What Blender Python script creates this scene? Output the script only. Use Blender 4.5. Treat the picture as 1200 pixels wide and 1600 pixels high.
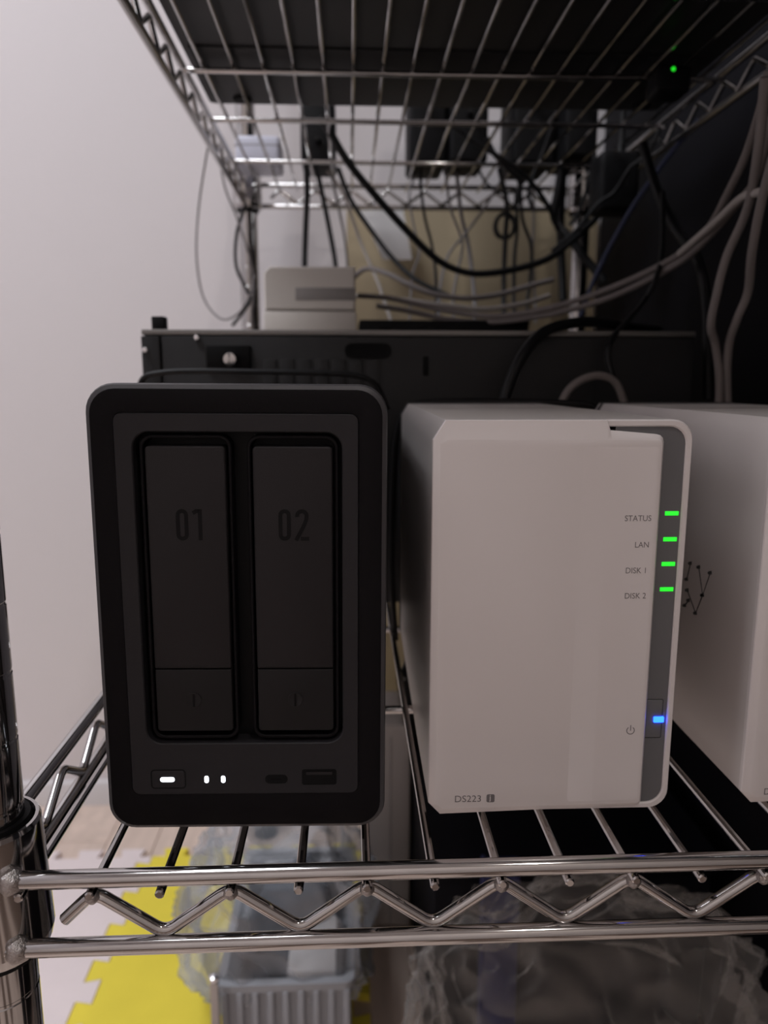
import bpy, bmesh, math, random
from mathutils import Vector, Matrix, noise
from math import sin, cos, pi, sqrt, atan2

# ------------------------------------------------------------------ scene, camera, light
for o in list(bpy.data.objects):
    bpy.data.objects.remove(o, do_unlink=True)
SC = bpy.context.scene
COL = SC.collection
FLOOR = -520.0          # all lengths below are millimetres, z = 0 on the lower shelf wires
MM = 0.001


def W(x, y, z):
    return Vector((x * MM, y * MM, (z - FLOOR) * MM))


F_PX, PITCH, YAW, ROLL, CAM_H = 1182.4, 0.1745, 0.0455, 0.001, 180.14
FWD = Vector((sin(YAW) * cos(PITCH), cos(YAW) * cos(PITCH), -sin(PITCH)))
RGT = Vector((cos(YAW), -sin(YAW), 0))
UPV = RGT.cross(FWD)
R2 = RGT * cos(ROLL) + UPV * sin(ROLL)
U2 = UPV * cos(ROLL) - RGT * sin(ROLL)
cam_d = bpy.data.cameras.new('camera')
cam = bpy.data.objects.new('camera', cam_d)
COL.objects.link(cam)
m = Matrix((R2, U2, -FWD)).transposed().to_4x4()
m.translation = W(0, 0, CAM_H)
cam.matrix_world = m
cam_d.sensor_fit = 'VERTICAL'
cam_d.sensor_height = 36.0
cam_d.lens = F_PX * 36.0 / 1600.0
cam_d.clip_start = 0.01
cam_d.dof.use_dof = True
cam_d.dof.focus_distance = 0.292
cam_d.dof.aperture_fstop = 9.5
SC.camera = cam

SC.view_settings.view_transform = 'Standard'
SC.view_settings.look = 'None'
SC.view_settings.gamma = 1.0
SC.view_settings.use_curve_mapping = False
SC.view_settings.exposure = 0.0

world = bpy.data.worlds.new('world')
SC.world = world
world.use_nodes = True
world.node_tree.nodes['Background'].inputs[0].default_value = (0.55, 0.52, 0.55, 1)
world.node_tree.nodes['Background'].inputs[1].default_value = 0.02


def area_lamp(name, loc, size, power, color, target):
    d = bpy.data.lights.new(name, 'AREA')
    d.shape = 'DISK'
    d.size = size
    d.energy = power
    d.color = color
    o = bpy.data.objects.new(name, d)
    COL.objects.link(o)
    o.location = W(*loc)
    v = W(*target) - o.location
    o.rotation_euler = v.to_track_quat('-Z', 'Y').to_euler()
    return o


CEIL = 1850.0
area_lamp('ceiling_lamp', (-900, 300, CEIL - 30), 0.80, 25.0, (0.90, 0.93, 0.985), (-900, 300, 0))
area_lamp('ceiling_downlight', (374, -600, CEIL - 30), 0.09, 5.2, (1.0, 0.95, 0.90), (374, -600, 0))


# ------------------------------------------------------------------ materials
def mat(name, col, rough=0.5, metal=0.0, spec=0.5, emit=None, es=1.0, noise_amt=0.0, nscale=200.0,
        bump=0.0, bscale=600.0, coat=0.0):
    m = bpy.data.materials.new(name)
    m.use_nodes = True
    nt = m.node_tree
    b = nt.nodes['Principled BSDF']
    b.inputs['Base Color'].default_value = (*col, 1)
    b.inputs['Roughness'].default_value = rough
    b.inputs['Metallic'].default_value = metal
    b.inputs['Specular IOR Level'].default_value = spec
    b.inputs['Coat Weight'].default_value = coat
    if emit:
        b.inputs['Emission Color'].default_value = (*emit, 1)
        b.inputs['Emission Strength'].default_value = es
    tc = nt.nodes.new('ShaderNodeTexCoord')
    if noise_amt > 0:
        n = nt.nodes.new('ShaderNodeTexNoise')
        n.inputs['Scale'].default_value = nscale
        n.inputs['Detail'].default_value = 4
        nt.links.new(tc.outputs['Object'], n.inputs['Vector'])
        r = nt.nodes.new('ShaderNodeMix')
        r.data_type = 'RGBA'
        r.inputs[6].default_value = (*[c * (1 - noise_amt) for c in col], 1)
        r.inputs[7].default_value = (*[min(1, c * (1 + noise_amt)) for c in col], 1)
        nt.links.new(n.outputs['Fac'], r.inputs[0])
        nt.links.new(r.outputs[2], b.inputs['Base Color'])
    if bump > 0:
        n2 = nt.nodes.new('ShaderNodeTexNoise')
        n2.inputs['Scale'].default_value = bscale
        n2.inputs['Detail'].default_value = 3
        nt.links.new(tc.outputs['Object'], n2.inputs['Vector'])
        bp = nt.nodes.new('ShaderNodeBump')
        bp.inputs['Strength'].default_value = bump
        bp.inputs['Distance'].default_value = 0.0005
        nt.links.new(n2.outputs['Fac'], bp.inputs['Height'])
        nt.links.new(bp.outputs['Normal'], b.inputs['Normal'])
    return m


def wood_mat(name, col):
    m = mat(name, col, 0.45)
    nt = m.node_tree
    b = nt.nodes['Principled BSDF']
    tc = nt.nodes.new('ShaderNodeTexCoord')
    oi = nt.nodes.new('ShaderNodeObjectInfo')
    mp = nt.nodes.new('ShaderNodeMapping')
    mp.inputs['Scale'].default_value = (60, 4, 60)
    n = nt.nodes.new('ShaderNodeTexNoise')
    n.inputs['Scale'].default_value = 1.0
    n.inputs['Detail'].default_value = 6
    n.noise_dimensions = '4D'
    nt.links.new(tc.outputs['Object'], mp.inputs['Vector'])
    nt.links.new(mp.outputs['Vector'], n.inputs['Vector'])
    mu = nt.nodes.new('ShaderNodeMath')
    mu.operation = 'MULTIPLY'
    mu.inputs[1].default_value = 37.0
    nt.links.new(oi.outputs['Random'], mu.inputs[0])
    nt.links.new(mu.outputs[0], n.inputs['W'])
    r = nt.nodes.new('ShaderNodeValToRGB')
    r.color_ramp.elements[0].position = 0.3
    r.color_ramp.elements[0].color = (*[c * 0.85 for c in col], 1)
    r.color_ramp.elements[1].position = 0.7
    r.color_ramp.elements[1].color = (*[c * 1.08 for c in col], 1)
    nt.links.new(n.outputs['Fac'], r.inputs['Fac'])
    nt.links.new(r.outputs['Color'], b.inputs['Base Color'])
    return m


def film_mat(name, col, fac, rough):
    m = mat(name, col, rough, spec=0.8)
    nt = m.node_tree
    b = nt.nodes['Principled BSDF']
    out = nt.nodes['Material Output']
    t = nt.nodes.new('ShaderNodeBsdfTransparent')
    mx = nt.nodes.new('ShaderNodeMixShader')
    lw = nt.nodes.new('ShaderNodeLayerWeight')
    lw.inputs['Blend'].default_value = 0.35
    ma = nt.nodes.new('ShaderNodeMath')
    ma.operation = 'MULTIPLY_ADD'
    ma.inputs[1].default_value = 0.6
    ma.inputs[2].default_value = fac
    ma.use_clamp = True
    nt.links.new(lw.outputs['Facing'], ma.inputs[0])
    nt.links.new(ma.outputs[0], mx.inputs[0])
    nt.links.new(t.outputs[0], mx.inputs[1])
    nt.links.new(b.outputs[0], mx.inputs[2])
    nt.links.new(mx.outputs[0], out.inputs['Surface'])
    return m


M = {
    'wall': mat('wall_paint', (0.78, 0.74, 0.755), 0.9, spec=0.2, bump=0.25, bscale=300),
    'wall_dim': mat('unseen_wall_dark', (0.22, 0.19, 0.18), 0.9, spec=0.2),  # unseen right wall, kept dark to cut fill light on the rack
    'wall_cream': mat('wall_cream', (0.90, 0.82, 0.77), 0.9, spec=0.2),
    'ceiling': mat('ceiling_paint', (0.82, 0.78, 0.76), 0.9, spec=0.2),
    'skirting': mat('skirting_white', (0.74, 0.72, 0.73), 0.5),
    'wood': wood_mat('floor_wood', (0.78, 0.63, 0.54)),
    'subfloor': mat('subfloor', (0.20, 0.14, 0.11), 0.8),
    'yellow': mat('foam_yellow', (0.93, 0.78, 0.09), 0.85, spec=0.2, noise_amt=0.06, nscale=30, bump=0.4, bscale=500),
    'pink': mat('foam_pink', (0.88, 0.78, 0.78), 0.85, spec=0.2, noise_amt=0.04, nscale=30, bump=0.4, bscale=500),
    'chrome': mat('chrome', (0.50, 0.485, 0.48), 0.10, 1.0, noise_amt=0.12, nscale=60),
    'chrome_post': mat('chrome_post', (0.44, 0.43, 0.43), 0.09, 1.0, noise_amt=0.1, nscale=40),
    'weld': mat('weld', (0.42, 0.39, 0.38), 0.38, 1.0, noise_amt=0.35, nscale=900, bump=0.8, bscale=1500),
    'blackplastic': mat('black_plastic', (0.004, 0.004, 0.005), 0.6, 0.0, 0.2),
    'rubber': mat('rubber', (0.005, 0.005, 0.006), 0.7, spec=0.2),
    'cable_black': mat('cable_black', (0.005, 0.005, 0.006), 0.5, 0.0, 0.3),
    'cable_grey': mat('cable_grey', (0.20, 0.175, 0.168), 0.6, 0.0, 0.3),
    'cable_darkgrey': mat('cable_dark_grey', (0.20, 0.185, 0.19), 0.5),
    'cable_blue': mat('cable_blue', (0.025, 0.035, 0.09), 0.5),
    # black storage unit
    'ug_shell': mat('graphite_shell', (0.065, 0.062, 0.067), 0.45, 0.0, 0.4, bump=0.15, bscale=2500),
    'ug_bezel': mat('black_bezel', (0.0035, 0.0028, 0.004), 0.55, 0.0, 0.15, bump=0.15, bscale=2500),
    'ug_panel': mat('charcoal_panel', (0.0185, 0.0172, 0.0200), 0.55, 0.0, 0.3, bump=0.2, bscale=3000),
    'ug_tray': mat('tray_cover', (0.0145, 0.0125, 0.0142), 0.5, 0.0, 0.3, bump=0.2, bscale=3000),
    'ug_tray2': mat('tray_latch', (0.010, 0.0092, 0.0105), 0.5, 0.0, 0.3),
    'ug_hole': mat('bay_black', (0.0012, 0.0012, 0.002), 0.5, 0.0, 0.2),
    'ug_digit': mat('digit_black', (0.0035, 0.003, 0.004), 0.6, 0.0, 0.2),
    # white storage units
    'ds_white': mat('white_plastic', (0.74, 0.69, 0.685), 0.32, coat=0.15),
    'ds_body': mat('white_shell', (0.62, 0.575, 0.56), 0.3, bump=0.2, bscale=2500),
    'ds_strip': mat('grey_strip', (0.14, 0.14, 0.147), 0.4),
    'ds_gap': mat('gap_dark', (0.03, 0.03, 0.032), 0.6),
    'ds_text': mat('print_grey', (0.16, 0.145, 0.15), 0.6),
    'led_white': mat('led_white', (0.9, 0.9, 1), 0.3, emit=(0.85, 0.92, 1.0), es=3.2),
    'led_green': mat('led_green', (0.05, 0.7, 0.08), 0.3, emit=(0.015, 0.80, 0.02), es=1.0),
    'led_blue': mat('led_blue', (0.02, 0.08, 0.9), 0.3, emit=(0.006, 0.045, 1.0), es=12.0),
    # computer case
    'case_black': mat('case_black', (0.019, 0.019, 0.020), 0.5, 0.0, 0.25, noise_amt=0.3, nscale=25, bump=0.2, bscale=2000),
    'case_dark': mat('case_recess', (0.002, 0.002, 0.0025), 0.6, 0.0, 0.15),
    'steel': mat('bare_steel', (0.22, 0.21, 0.20), 0.5, 0.8, noise_amt=0.1, nscale=40),
    'screw': mat('bright_screw', (0.75, 0.75, 0.77), 0.2, 1.0),
    'beige': mat('offwhite_plastic', (0.70, 0.65, 0.60), 0.5),
    'beige_dark': mat('offwhite_slot', (0.30, 0.28, 0.27), 0.5),
    'navy': mat('navy_black', (0.003, 0.003, 0.0055), 0.7, spec=0.15),
    'dark_blue': mat('dark_blue', (0.02, 0.024, 0.10), 0.6),
    'taupe': mat('taupe_board', (0.44, 0.40, 0.375), 0.7, noise_amt=0.1, nscale=12),
    'tan': mat('wall_shade_tan', (0.40, 0.325, 0.215), 0.85, noise_amt=0.05, nscale=8),  # warm shade of the wall put into the colour
    'crate': mat('grey_crate', (0.36, 0.37, 0.40), 0.5),
    'slate': mat('slate_cloth', (0.05, 0.065, 0.09), 0.8, noise_amt=0.3, nscale=30),
    'paper': mat('paper_and_lit_patch', (0.78, 0.76, 0.76), 0.8),
    'pale_blue': mat('pale_blue_plastic', (0.62, 0.63, 0.74), 0.4),
    'film': film_mat('clear_film', (0.50, 0.53, 0.58), 0.26, 0.18),
    'film_dark': film_mat('smoky_film', (0.46, 0.44, 0.42), 0.03, 0.35),
}


# ------------------------------------------------------------------ mesh helpers
class MB:
    def __init__(s):
        s.v, s.f = [], []

    def add(s, vs, fs):
        k = len(s.v)
        s.v += [tuple(v) for v in vs]
        s.f += [tuple(i + k for i in f) for f in fs]
        return s

    def loops(s, lps, cap0=True, cap1=True, close=False):
        n = len(lps[0])
        vs = [p for l in lps for p in l]
        fs = []
        L = len(lps)
        for a in range(L if close else L - 1):
            b = (a + 1) % L
            for i in range(n):
                j = (i + 1) % n
                fs.append((a * n + i, a * n + j, b * n + j, b * n + i))
        if cap0 and not close:
            fs.append(tuple(range(n - 1, -1, -1)))
        if cap1 and not close:
            fs.append(tuple(range((L - 1) * n, L * n)))
        return s.add(vs, fs)

    def box(s, x0, x1, y0, y1, z0, z1, bev=0.0, seg=2):
        bm = bmesh.new()
        bmesh.ops.create_cube(bm, size=1.0)
        for v in bm.verts:
            v.co = Vector(((x0 + x1) / 2 + v.co.x * (x1 - x0), (y0 + y1) / 2 + v.co.y * (y1 - y0),
                           (z0 + z1) / 2 + v.co.z * (z1 - z0)))
        if bev > 0:
            bmesh.ops.bevel(bm, geom=list(bm.edges), offset=bev, segments=seg, profile=0.5, affect='EDGES')
        bm.verts.index_update()
        s.add([v.co[:] for v in bm.verts], [[v.index for v in f.verts] for f in bm.faces])
        bm.free()
        return s

    def lathe(s, prof, n=24, c=(0, 0, 0), axis='Z', closed=False):
        lps = []
        for r, h in prof:
            l = []
            for i in range(n):
                a = 2 * pi * i / n
                if axis == 'Z':
                    l.append((c[0] + r * cos(a), c[1] + r * sin(a), c[2] + h))
                elif axis == 'Y':
                    l.append((c[0] + r * cos(a), c[1] + h, c[2] + r * sin(a)))
                else:
                    l.append((c[0] + h, c[1] + r * cos(a), c[2] + r * sin(a)))
            lps.append(l)
        return s.loops(lps, close=closed)

    def tube(s, pts, r, n=8, close=False):
        pts = [Vector(p) for p in pts]
        N = len(pts)
        rs = r if isinstance(r, (list, tuple)) else [r] * N
        tans = []
        for i in range(N):
            a = pts[(i - 1) % N] if (i > 0 or close) else pts[i]
            b = pts[(i + 1) % N] if (i < N - 1 or close) else pts[i]
            t = (b - a)
            tans.append(t.normalized() if t.length > 1e-9 else Vector((0, 0, 1)))
        ref = Vector((0, 0, 1)) if abs(tans[0].z) < 0.9 else Vector((1, 0, 0))
        nrm = (ref - tans[0] * ref.dot(tans[0])).normalized()
        lps = []
        for i in range(N):
            nrm = (nrm - tans[i] * nrm.dot(tans[i])).normalized()
            bi = tans[i].cross(nrm)
            lps.append([pts[i] + (nrm * cos(2 * pi * k / n) + bi * sin(2 * pi * k / n)) * rs[i] for k in range(n)])
        return s.loops(lps, close=close)

    def plate(s, outline, y0, y1, bev=0.0):
        """closed XZ outline extruded along y with a small rounded front edge (y0 = front)."""
        if bev > 0:
            lps = [[(p[0], y1, p[1]) for p in outline], [(p[0], y0 + bev, p[1]) for p in outline]]
            for a in (30, 60, 90):
                o = inset(outline, bev * (1 - cos(math.radians(a))))
                lps.append([(p[0], y0 + bev * (1 - sin(math.radians(a))), p[1]) for p in o])
        else:
            lps = [[(p[0], y1, p[1]) for p in outline], [(p[0], y0, p[1]) for p in outline]]
        return s.loops(lps)


def inset(pts, d):
    n = len(pts)
    out = []
    for i in range(n):
        a, b, c = Vector(pts[i - 1]), Vector(pts[i]), Vector(pts[(i + 1) % n])
        e1, e2 = (b - a).normalized(), (c - b).normalized()
        n1, n2 = Vector((-e1.y, e1.x)), Vector((-e2.y, e2.x))
        k = 1 + n1.dot(n2)
        out.append(tuple(b + (n1 + n2) * (d / max(k, 0.3))))
    return out


def rrect(x0, z0, x1, z1, r, seg=5):
    """counter-clockwise rounded rectangle; r one number or (bl, br, tr, tl)"""
    rs = r if isinstance(r, (tuple, list)) else (r,) * 4
    o = []
    for (cx, cz, a0, q) in ((x0, z0, 180, rs[0]), (x1, z0, 270, rs[1]), (x1, z1, 0, rs[2]), (x0, z1, 90, rs[3])):
        sx = 1 if cx == x0 else -1
        sz = 1 if cz == z0 else -1
        q = max(q, 0.01)
        for i in range(seg + 1):
            a = math.radians(a0 + 90 * i / seg)
            o.append((cx + sx * q + q * cos(a), cz + sz * q + q * sin(a)))
    return o


def flat(o, y):
    return [(p[0], y, p[1]) for p in o]


def smooth_path(ctrl, step=6):
    """Catmull-Rom through control points"""
    P = [Vector(p) for p in ctrl]
    P = [P[0] * 2 - P[1]] + P + [P[-1] * 2 - P[-2]]
    out = []
    for i in range(1, len(P) - 2):
        p0, p1, p2, p3 = P[i - 1], P[i], P[i + 1], P[i + 2]
        for k in range(step):
            t = k / step
            out.append(0.5 * ((2 * p1) + (p2 - p0) * t + (2 * p0 - 5 * p1 + 4 * p2 - p3) * t * t
                              + (3 * p1 - p0 - 3 * p2 + p3) * t ** 3))
    out.append(P[-2])
    return out


def mesh_from(mb, name, material, angle=35):
    bm = bmesh.new()
    vs = [bm.verts.new((v[0] * MM, v[1] * MM, v[2] * MM)) for v in mb.v]
    for f in mb.f:
        try:
            bm.faces.new([vs[i] for i in f])
        except ValueError:
            pass
    bmesh.ops.recalc_face_normals(bm, faces=list(bm.faces))
    me = bpy.data.meshes.new(name)
    bm.to_mesh(me)
    bm.free()
    me.materials.append(M[material])
    for p in me.polygons:
        p.use_smooth = True
    me.set_sharp_from_angle(angle=math.radians(angle))
    return me


def place(o, loc, parent):
    COL.objects.link(o)
    if parent is None:
        o.location = W(*loc)
    else:
        o.parent = parent
        o.location = Vector(loc) * MM


def obj(name, mb, material, parent=None, loc=(0, 0, 0), label=None, cat=None, group=None, kind=None, angle=35):
    me = mb if isinstance(mb, bpy.types.Mesh) else mesh_from(mb, name, material, angle)
    o = bpy.data.objects.new(name, me)
    place(o, loc, parent)
    tag(o, label, cat, group, kind)
    return o


def tag(o, label=None, cat=None, group=None, kind=None):
    if label:
        o['label'] = label
    if cat:
        o['category'] = cat
    if group:
        o['group'] = group
    if kind:
        o['kind'] = kind
    return o


def thing(name, loc, label, cat, group=None, rotz=0.0):
    o = bpy.data.objects.new(name, None)
    o.empty_display_size = 0.02
    place(o, loc, None)
    o.rotation_euler = (0, 0, rotz)
    return tag(o, label, cat, group)


def at(px, py, Y):
    """point at depth Y (mm) seen at photo pixel px, py: used to read positions off the photograph"""
    d = FWD + R2 * ((px - 600) / F_PX) - U2 * ((py - 800) / F_PX)
    t = Y / d.y
    return Vector((d.x * t, Y, d.z * t + CAM_H))


def atx(px, py, X):
    d = FWD + R2 * ((px - 600) / F_PX) - U2 * ((py - 800) / F_PX)
    t = X / d.x
    return Vector((X, d.y * t, d.z * t + CAM_H))


def text_mb(s, size, x, z, y, align='LEFT', depth=0.12, bold=0.0, sx=1.0):
    c = bpy.data.curves.new('t', 'FONT')
    c.body = s
    c.size = size
    c.align_x = align
    c.extrude = 0.0
    c.offset = bold
    c.resolution_u = 4
    o = bpy.data.objects.new('t', c)
    COL.objects.link(o)
    bpy.context.view_layer.update()
    dg = bpy.context.evaluated_depsgraph_get()
    me = bpy.data.meshes.new_from_object(o.evaluated_get(dg))
    bpy.data.objects.remove(o)
    mb = MB()
    mb.add([(x + v.co.x * sx, y - depth, z + v.co.y) for v in me.vertices], [list(p.vertices) for p in me.polygons])
    bpy.data.meshes.remove(me)
    return mb


# ------------------------------------------------------------------ the room
WALL_Y = 1185.0
XL, XR, YN = -1750.0, 1500.0, -1250.0
obj('floor', MB().box(XL, XR, YN, WALL_Y + 60, FLOOR - 60, FLOOR - 8), 'subfloor', kind='structure',
    loc=(0, 0, 0))
floor = bpy.data.objects['floor']
pw = 74.0
plank_len = 910.0
plank_me = mesh_from(MB().box(-pw / 2 + 0.5, pw / 2 - 0.5, -plank_len / 2 + 0.5, plank_len / 2 - 0.5, -8, 0, 0.8, 1), 'plank', 'wood')
k = 0
x = -1300.0
while x < 600:
    off = (k * 370) % plank_len
    y = WALL_Y - plank_len / 2 + off - plank_len
    while y > -300:
        y -= plank_len
    y += plank_len
    while y - plank_len / 2 < WALL_Y:
        y1 = min(y + plank_len / 2, WALL_Y)
        y0 = y - plank_len / 2
        o = bpy.data.objects.new('plank', plank_me)
        COL.objects.link(o)
        o.parent = floor
        o.location = Vector((x, (y0 + y1) / 2, FLOOR)) * MM
        o.scale.y = (y1 - y0) / plank_len
        y += plank_len
    x += pw
    k += 1
obj('wall_back', MB().box(XL - 60, XR + 60, WALL_Y, WALL_Y + 60, FLOOR, CEIL), 'wall', kind='structure')
obj('wall_left', MB().box(XL - 60, XL, YN - 60, WALL_Y, FLOOR, CEIL), 'wall', kind='structure')
obj('wall_right', MB().box(XR, XR + 60, YN - 60, WALL_Y, FLOOR, CEIL), 'wall_dim', kind='structure')
obj('wall_front', MB().box(XL, XR, YN - 60, YN, FLOOR, CEIL), 'wall_cream', kind='structure')
obj('ceiling', MB().box(XL - 60, XR + 60, YN - 60, WALL_Y + 60, CEIL, CEIL + 60), 'ceiling', kind='structure')
bb = MB()
prof = [(WALL_Y, 0), (WALL_Y - 9, 0), (WALL_Y - 9, 36), (WALL_Y - 7, 40), (WALL_Y - 3, 42), (WALL_Y, 42)]
bb.loops([[(XL, p[0], FLOOR + p[1]) for p in prof], [(XR, p[0], FLOOR + p[1]) for p in prof]])
obj('baseboard_back', bb, 'skirting', kind='structure')

# ------------------------------------------------------------------ foam play mats on the floor
TS, NT, TD = 312.0, 5, 19.0


def teeth(n=NT, size=TS, start=1):
    """profile along t with dovetail bumps; returns (t, out)"""
    per = size / n
    o = [(0, 0)]
    for i in range(n):
        c = (i + 0.5) * per
        o += [(c - per * 0.21, 0), (c - per * 0.28, TD), (c + per * 0.28, TD), (c + per * 0.21, 0)]
    o.append((size, 0))
    return o


def mat_tile(x0, y0, inv, material, label):
    # outline counter-clockwise seen from above; inv = sides that take the neighbour's bumps
    g = 0.35
    T = teeth()
    out = []
    s = TS
    for side in range(4):
        sg = -1 if side in inv else 1
        for (t, d) in T[:-1]:
            tt = t
            dd = d * sg - g
            if sg < 0:
                pass
            p = [(tt, -dd), (s + dd, tt), (s - tt, s + dd), (-dd, s - tt)][side]
            out.append((x0 + p[0], y0 + p[1]))
    mb = MB()
    cx, cy = x0 + s / 2, y0 + s / 2
    mb.loops([[(p[0] - cx, p[1] - cy, 0) for p in out], [(p[0] - cx, p[1] - cy, 9.0) for p in out],
              [((p[0] - cx) * 0.9965, (p[1] - cy) * 0.9965, 10.0) for p in out]])
    return obj('foam_mat', mb, material, loc=(cx, cy, FLOOR), label=label, cat='mat', group='interlocking foam floor mats')


MX, MY = -293.0, 1020.0
mat_tile(MX, MY - TS, (1,), 'yellow', 'bright yellow interlocking foam mat under the rack, beside the pale pink mat')
mat_tile(MX - TS, MY - TS, (1,), 'pink', 'pale pink interlocking foam mat between the chrome post and the yellow mat')

# ------------------------------------------------------------------ chrome wire rack
RX0, RX1, RY0, RY1 = -135.0, 320.0, 263.0, 1084.0     # post axes
rack = thing('wire_rack', ((RX0 + RX1) / 2, (RY0 + RY1) / 2, FLOOR),
             'chrome wire shelving rack holding the storage boxes and tangled cables', 'rack')
RC = ((RX0 + RX1) / 2, (RY0 + RY1) / 2, FLOOR)


def RL(x, y, z):
    return (x - RC[0], y - RC[1], z - RC[2])


# posts with a groove every 25 mm
prof = [(13.5, 0), (13.5, 14), (12.6, 16)]
h = 25.0
gz0 = (50.5 - FLOOR) % 25.4
h = gz0 + 25.4
R_P = 12.6
while h < 1500:
    prof += [(R_P, h - 1.0), (R_P - 0.3, h - 0.5), (R_P - 0.3, h + 0.5), (R_P, h + 1.0)]
    h += 25.4
prof += [(R_P, 1510), (R_P - 2, 1513)]
post_me = mesh_from(MB().lathe(prof, 28), 'post', 'chrome_post', 16)
foot_me = mesh_from(MB().lathe([(17, -0.0), (18, 4), (16, 9), (14, 12), (13.6, 20), (12.5, 20)], 24), 'foot', 'rubber')
for px_ in (RX0, RX1):
    for py_ in (RY0, RY1):
        p = obj('post', post_me, None, rack, RL(px_, py_, FLOOR))
        obj('foot', foot_me, None, p, (0, 0, 0))

RAIL_R, WIRE_R, ZIG_R, ROD_R = 3.3, 1.75, 2.35, 2.4
collar_prof = [(15.4, 17.5), (16.2, 19), (17.4, 19), (18.2, 17.5), (19.0, 0), (19.9, -27), (19.0, -31), (17.0, -32), (16.0, -30), (15.4, 0)]
collar_me = mesh_from(MB().lathe(collar_prof, 36, closed=True), 'collar', 'chrome', 14)
sleeve_me = mesh_from(MB().lathe([(R_P + 0.1, 20), (14.6, 20), (15.3, 16), (15.3, -28), (14.6, -36), (R_P + 0.1, -36)], 28, closed=True),
                      'clip_sleeve', 'blackplastic')
weld_me = None


def blob_mesh(r, seed):
    bm = bmesh.new()
    bmesh.ops.create_icosphere(bm, subdivisions=3, radius=r)
    for v in bm.verts:
        n = v.co.normalized()
        v.co *= 1 + 0.22 * noise.noise(n * 1.8 + Vector((seed, 0, 0)))
    mb = MB()
    bm.verts.index_update()
    mb.add([v.co[:] for v in bm.verts], [[v.index for v in f.verts] for f in bm.faces])
    bm.free()
    return mb


weld_me = mesh_from(blob_mesh(4.6, 3.1), 'weld', 'weld')
nub_me = mesh_from(blob_mesh(2.6, 7.7), 'weld', 'weld')
S_W, X_W0 = 24.78, -118.65
N_W = 18
FY, BY = 249.0, 1084.0 + 14.0      # front / rear rail centre lines
LX, RXR = RX0 - 4.0, RX1 + 4.0

rail_x = mesh_from(MB().lathe([(RAIL_R - 0.6, -233), (RAIL_R, -232), (RAIL_R, 232), (RAIL_R - 0.6, 233)], 14, axis='X'), 'rail', 'chrome')
rail_y = mesh_from(MB().lathe([(RAIL_R - 0.6, -411), (RAIL_R, -410), (RAIL_R, 410), (RAIL_R - 0.6, 411)], 14, axis='Y'), 'side_rail', 'chrome')
wl = (BY - FY) / 2 + 3.2
wire_me = mesh_from(MB().lathe([(WIRE_R - 0.5, -wl), (WIRE_R, -wl + 0.5), (WIRE_R, wl - 0.5), (WIRE_R - 0.5, wl)], 10, axis='Y'), 'shelf_wire', 'chrome')
rod_me = mesh_from(MB().lathe([(ROD_R - 0.5, -228), (ROD_R, -227), (ROD_R, 227), (ROD_R - 0.5, 228)], 10, axis='X'), 'support_rod', 'chrome')


def zig_path(a, b, per, phase, lo, hi, lead, ax):
    """rounded zigzag between heights lo and hi"""
    ctrl = []
    t = phase
    up = True
    pts = [(a, hi - (hi - lo) * lead)]
    while t < b:
        pts.append((t, hi if up else lo))
        up = not up
        t += per / 2
    pts.append((b, (lo + hi) / 2))
    out = [pts[0]]
    for i in range(1, len(pts) - 1):
        p0, p1, p2 = Vector(pts[i - 1]), Vector(pts[i]), Vector(pts[i + 1])
        d0, d1 = (p0 - p1).normalized(), (p2 - p1).normalized()
        q = 4.6
        A, B = p1 + d0 * q, p1 + d1 * q
        for k in range(6):
            t_ = k / 5
            out.append(tuple(A * (1 - t_) ** 2 + p1 * 2 * t_ * (1 - t_) + B * t_ * t_))
    out.append(pts[-1])
    return out


zlo, zhi = -21.0, -3.4
zx = zig_path(-105.0 - 0.0, 325.0, 2 * S_W, X_W0 + S_W, zlo, zhi, 0.62, 'X')
cxm = (RX0 + RX1) / 2
zig_x_me = mesh_from(MB().tube([(p[0] - cxm, 0, p[1]) for p in zx], ZIG_R, 10), 'zigzag_wire', 'chrome', 60)
zy = zig_path(-392.0, 392.0, 2 * S_W, -392 + 12, -20.0, -4.5, 0.6, 'Y')
zig_y_me = mesh_from(MB().tube([(0, p[0], p[1]) for p in zy], ZIG_R, 8), 'zigzag_wire', 'chrome', 60)


def make_shelf(zs):
    ym = (RY0 + RY1) / 2
    for yy in (FY, BY):
        for dz in (3.4, -24.0):
            obj('rail', rail_x, None, rack, RL(cxm, yy, zs + dz))
        obj('zigzag_wire', zig_x_me, None, rack, RL(cxm, yy + (2.2 if yy == FY else -2.2), zs))
    for xx in (LX, RXR):
        for dz in (3.4, -24.0):
            obj('side_rail', rail_y, None, rack, RL(xx, ym, zs + dz))
        obj('zigzag_wire', zig_y_me, None, rack, RL(xx, ym, zs))
    for i in range(N_W):
        obj('shelf_wire', wire_me, None, rack, RL(X_W0 + i * S_W, (FY + BY) / 2, zs - WIRE_R))
    for yy in (404.0, 544.0, 684.0, 805.0, 949.0):
        obj('support_rod', rod_me, None, rack, RL(cxm, yy, zs - 2 * WIRE_R - ROD_R + 0.3))
    for i in range(0, N_W, 1):
        if i % 2 == 1:
            obj('weld', nub_me, None, rack, RL(X_W0 + i * S_W, FY + 0.2, zs - 4.0))
    for xx in (RX0, RX1):
        for yy in (RY0, RY1):
            c = obj('collar', collar_me, None, rack, RL(xx, yy, zs))
            obj('clip_sleeve', sleeve_me, None, c, (0, 0, 0))
        for dz in (3.4, -24.0):
            sx = 1 if xx == RX0 else -1
            obj('weld', weld_me, None, rack, RL(xx + sx * 13.5, FY - 0.5, zs + dz))


make_shelf(0.0)
make_shelf(436.0)


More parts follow.
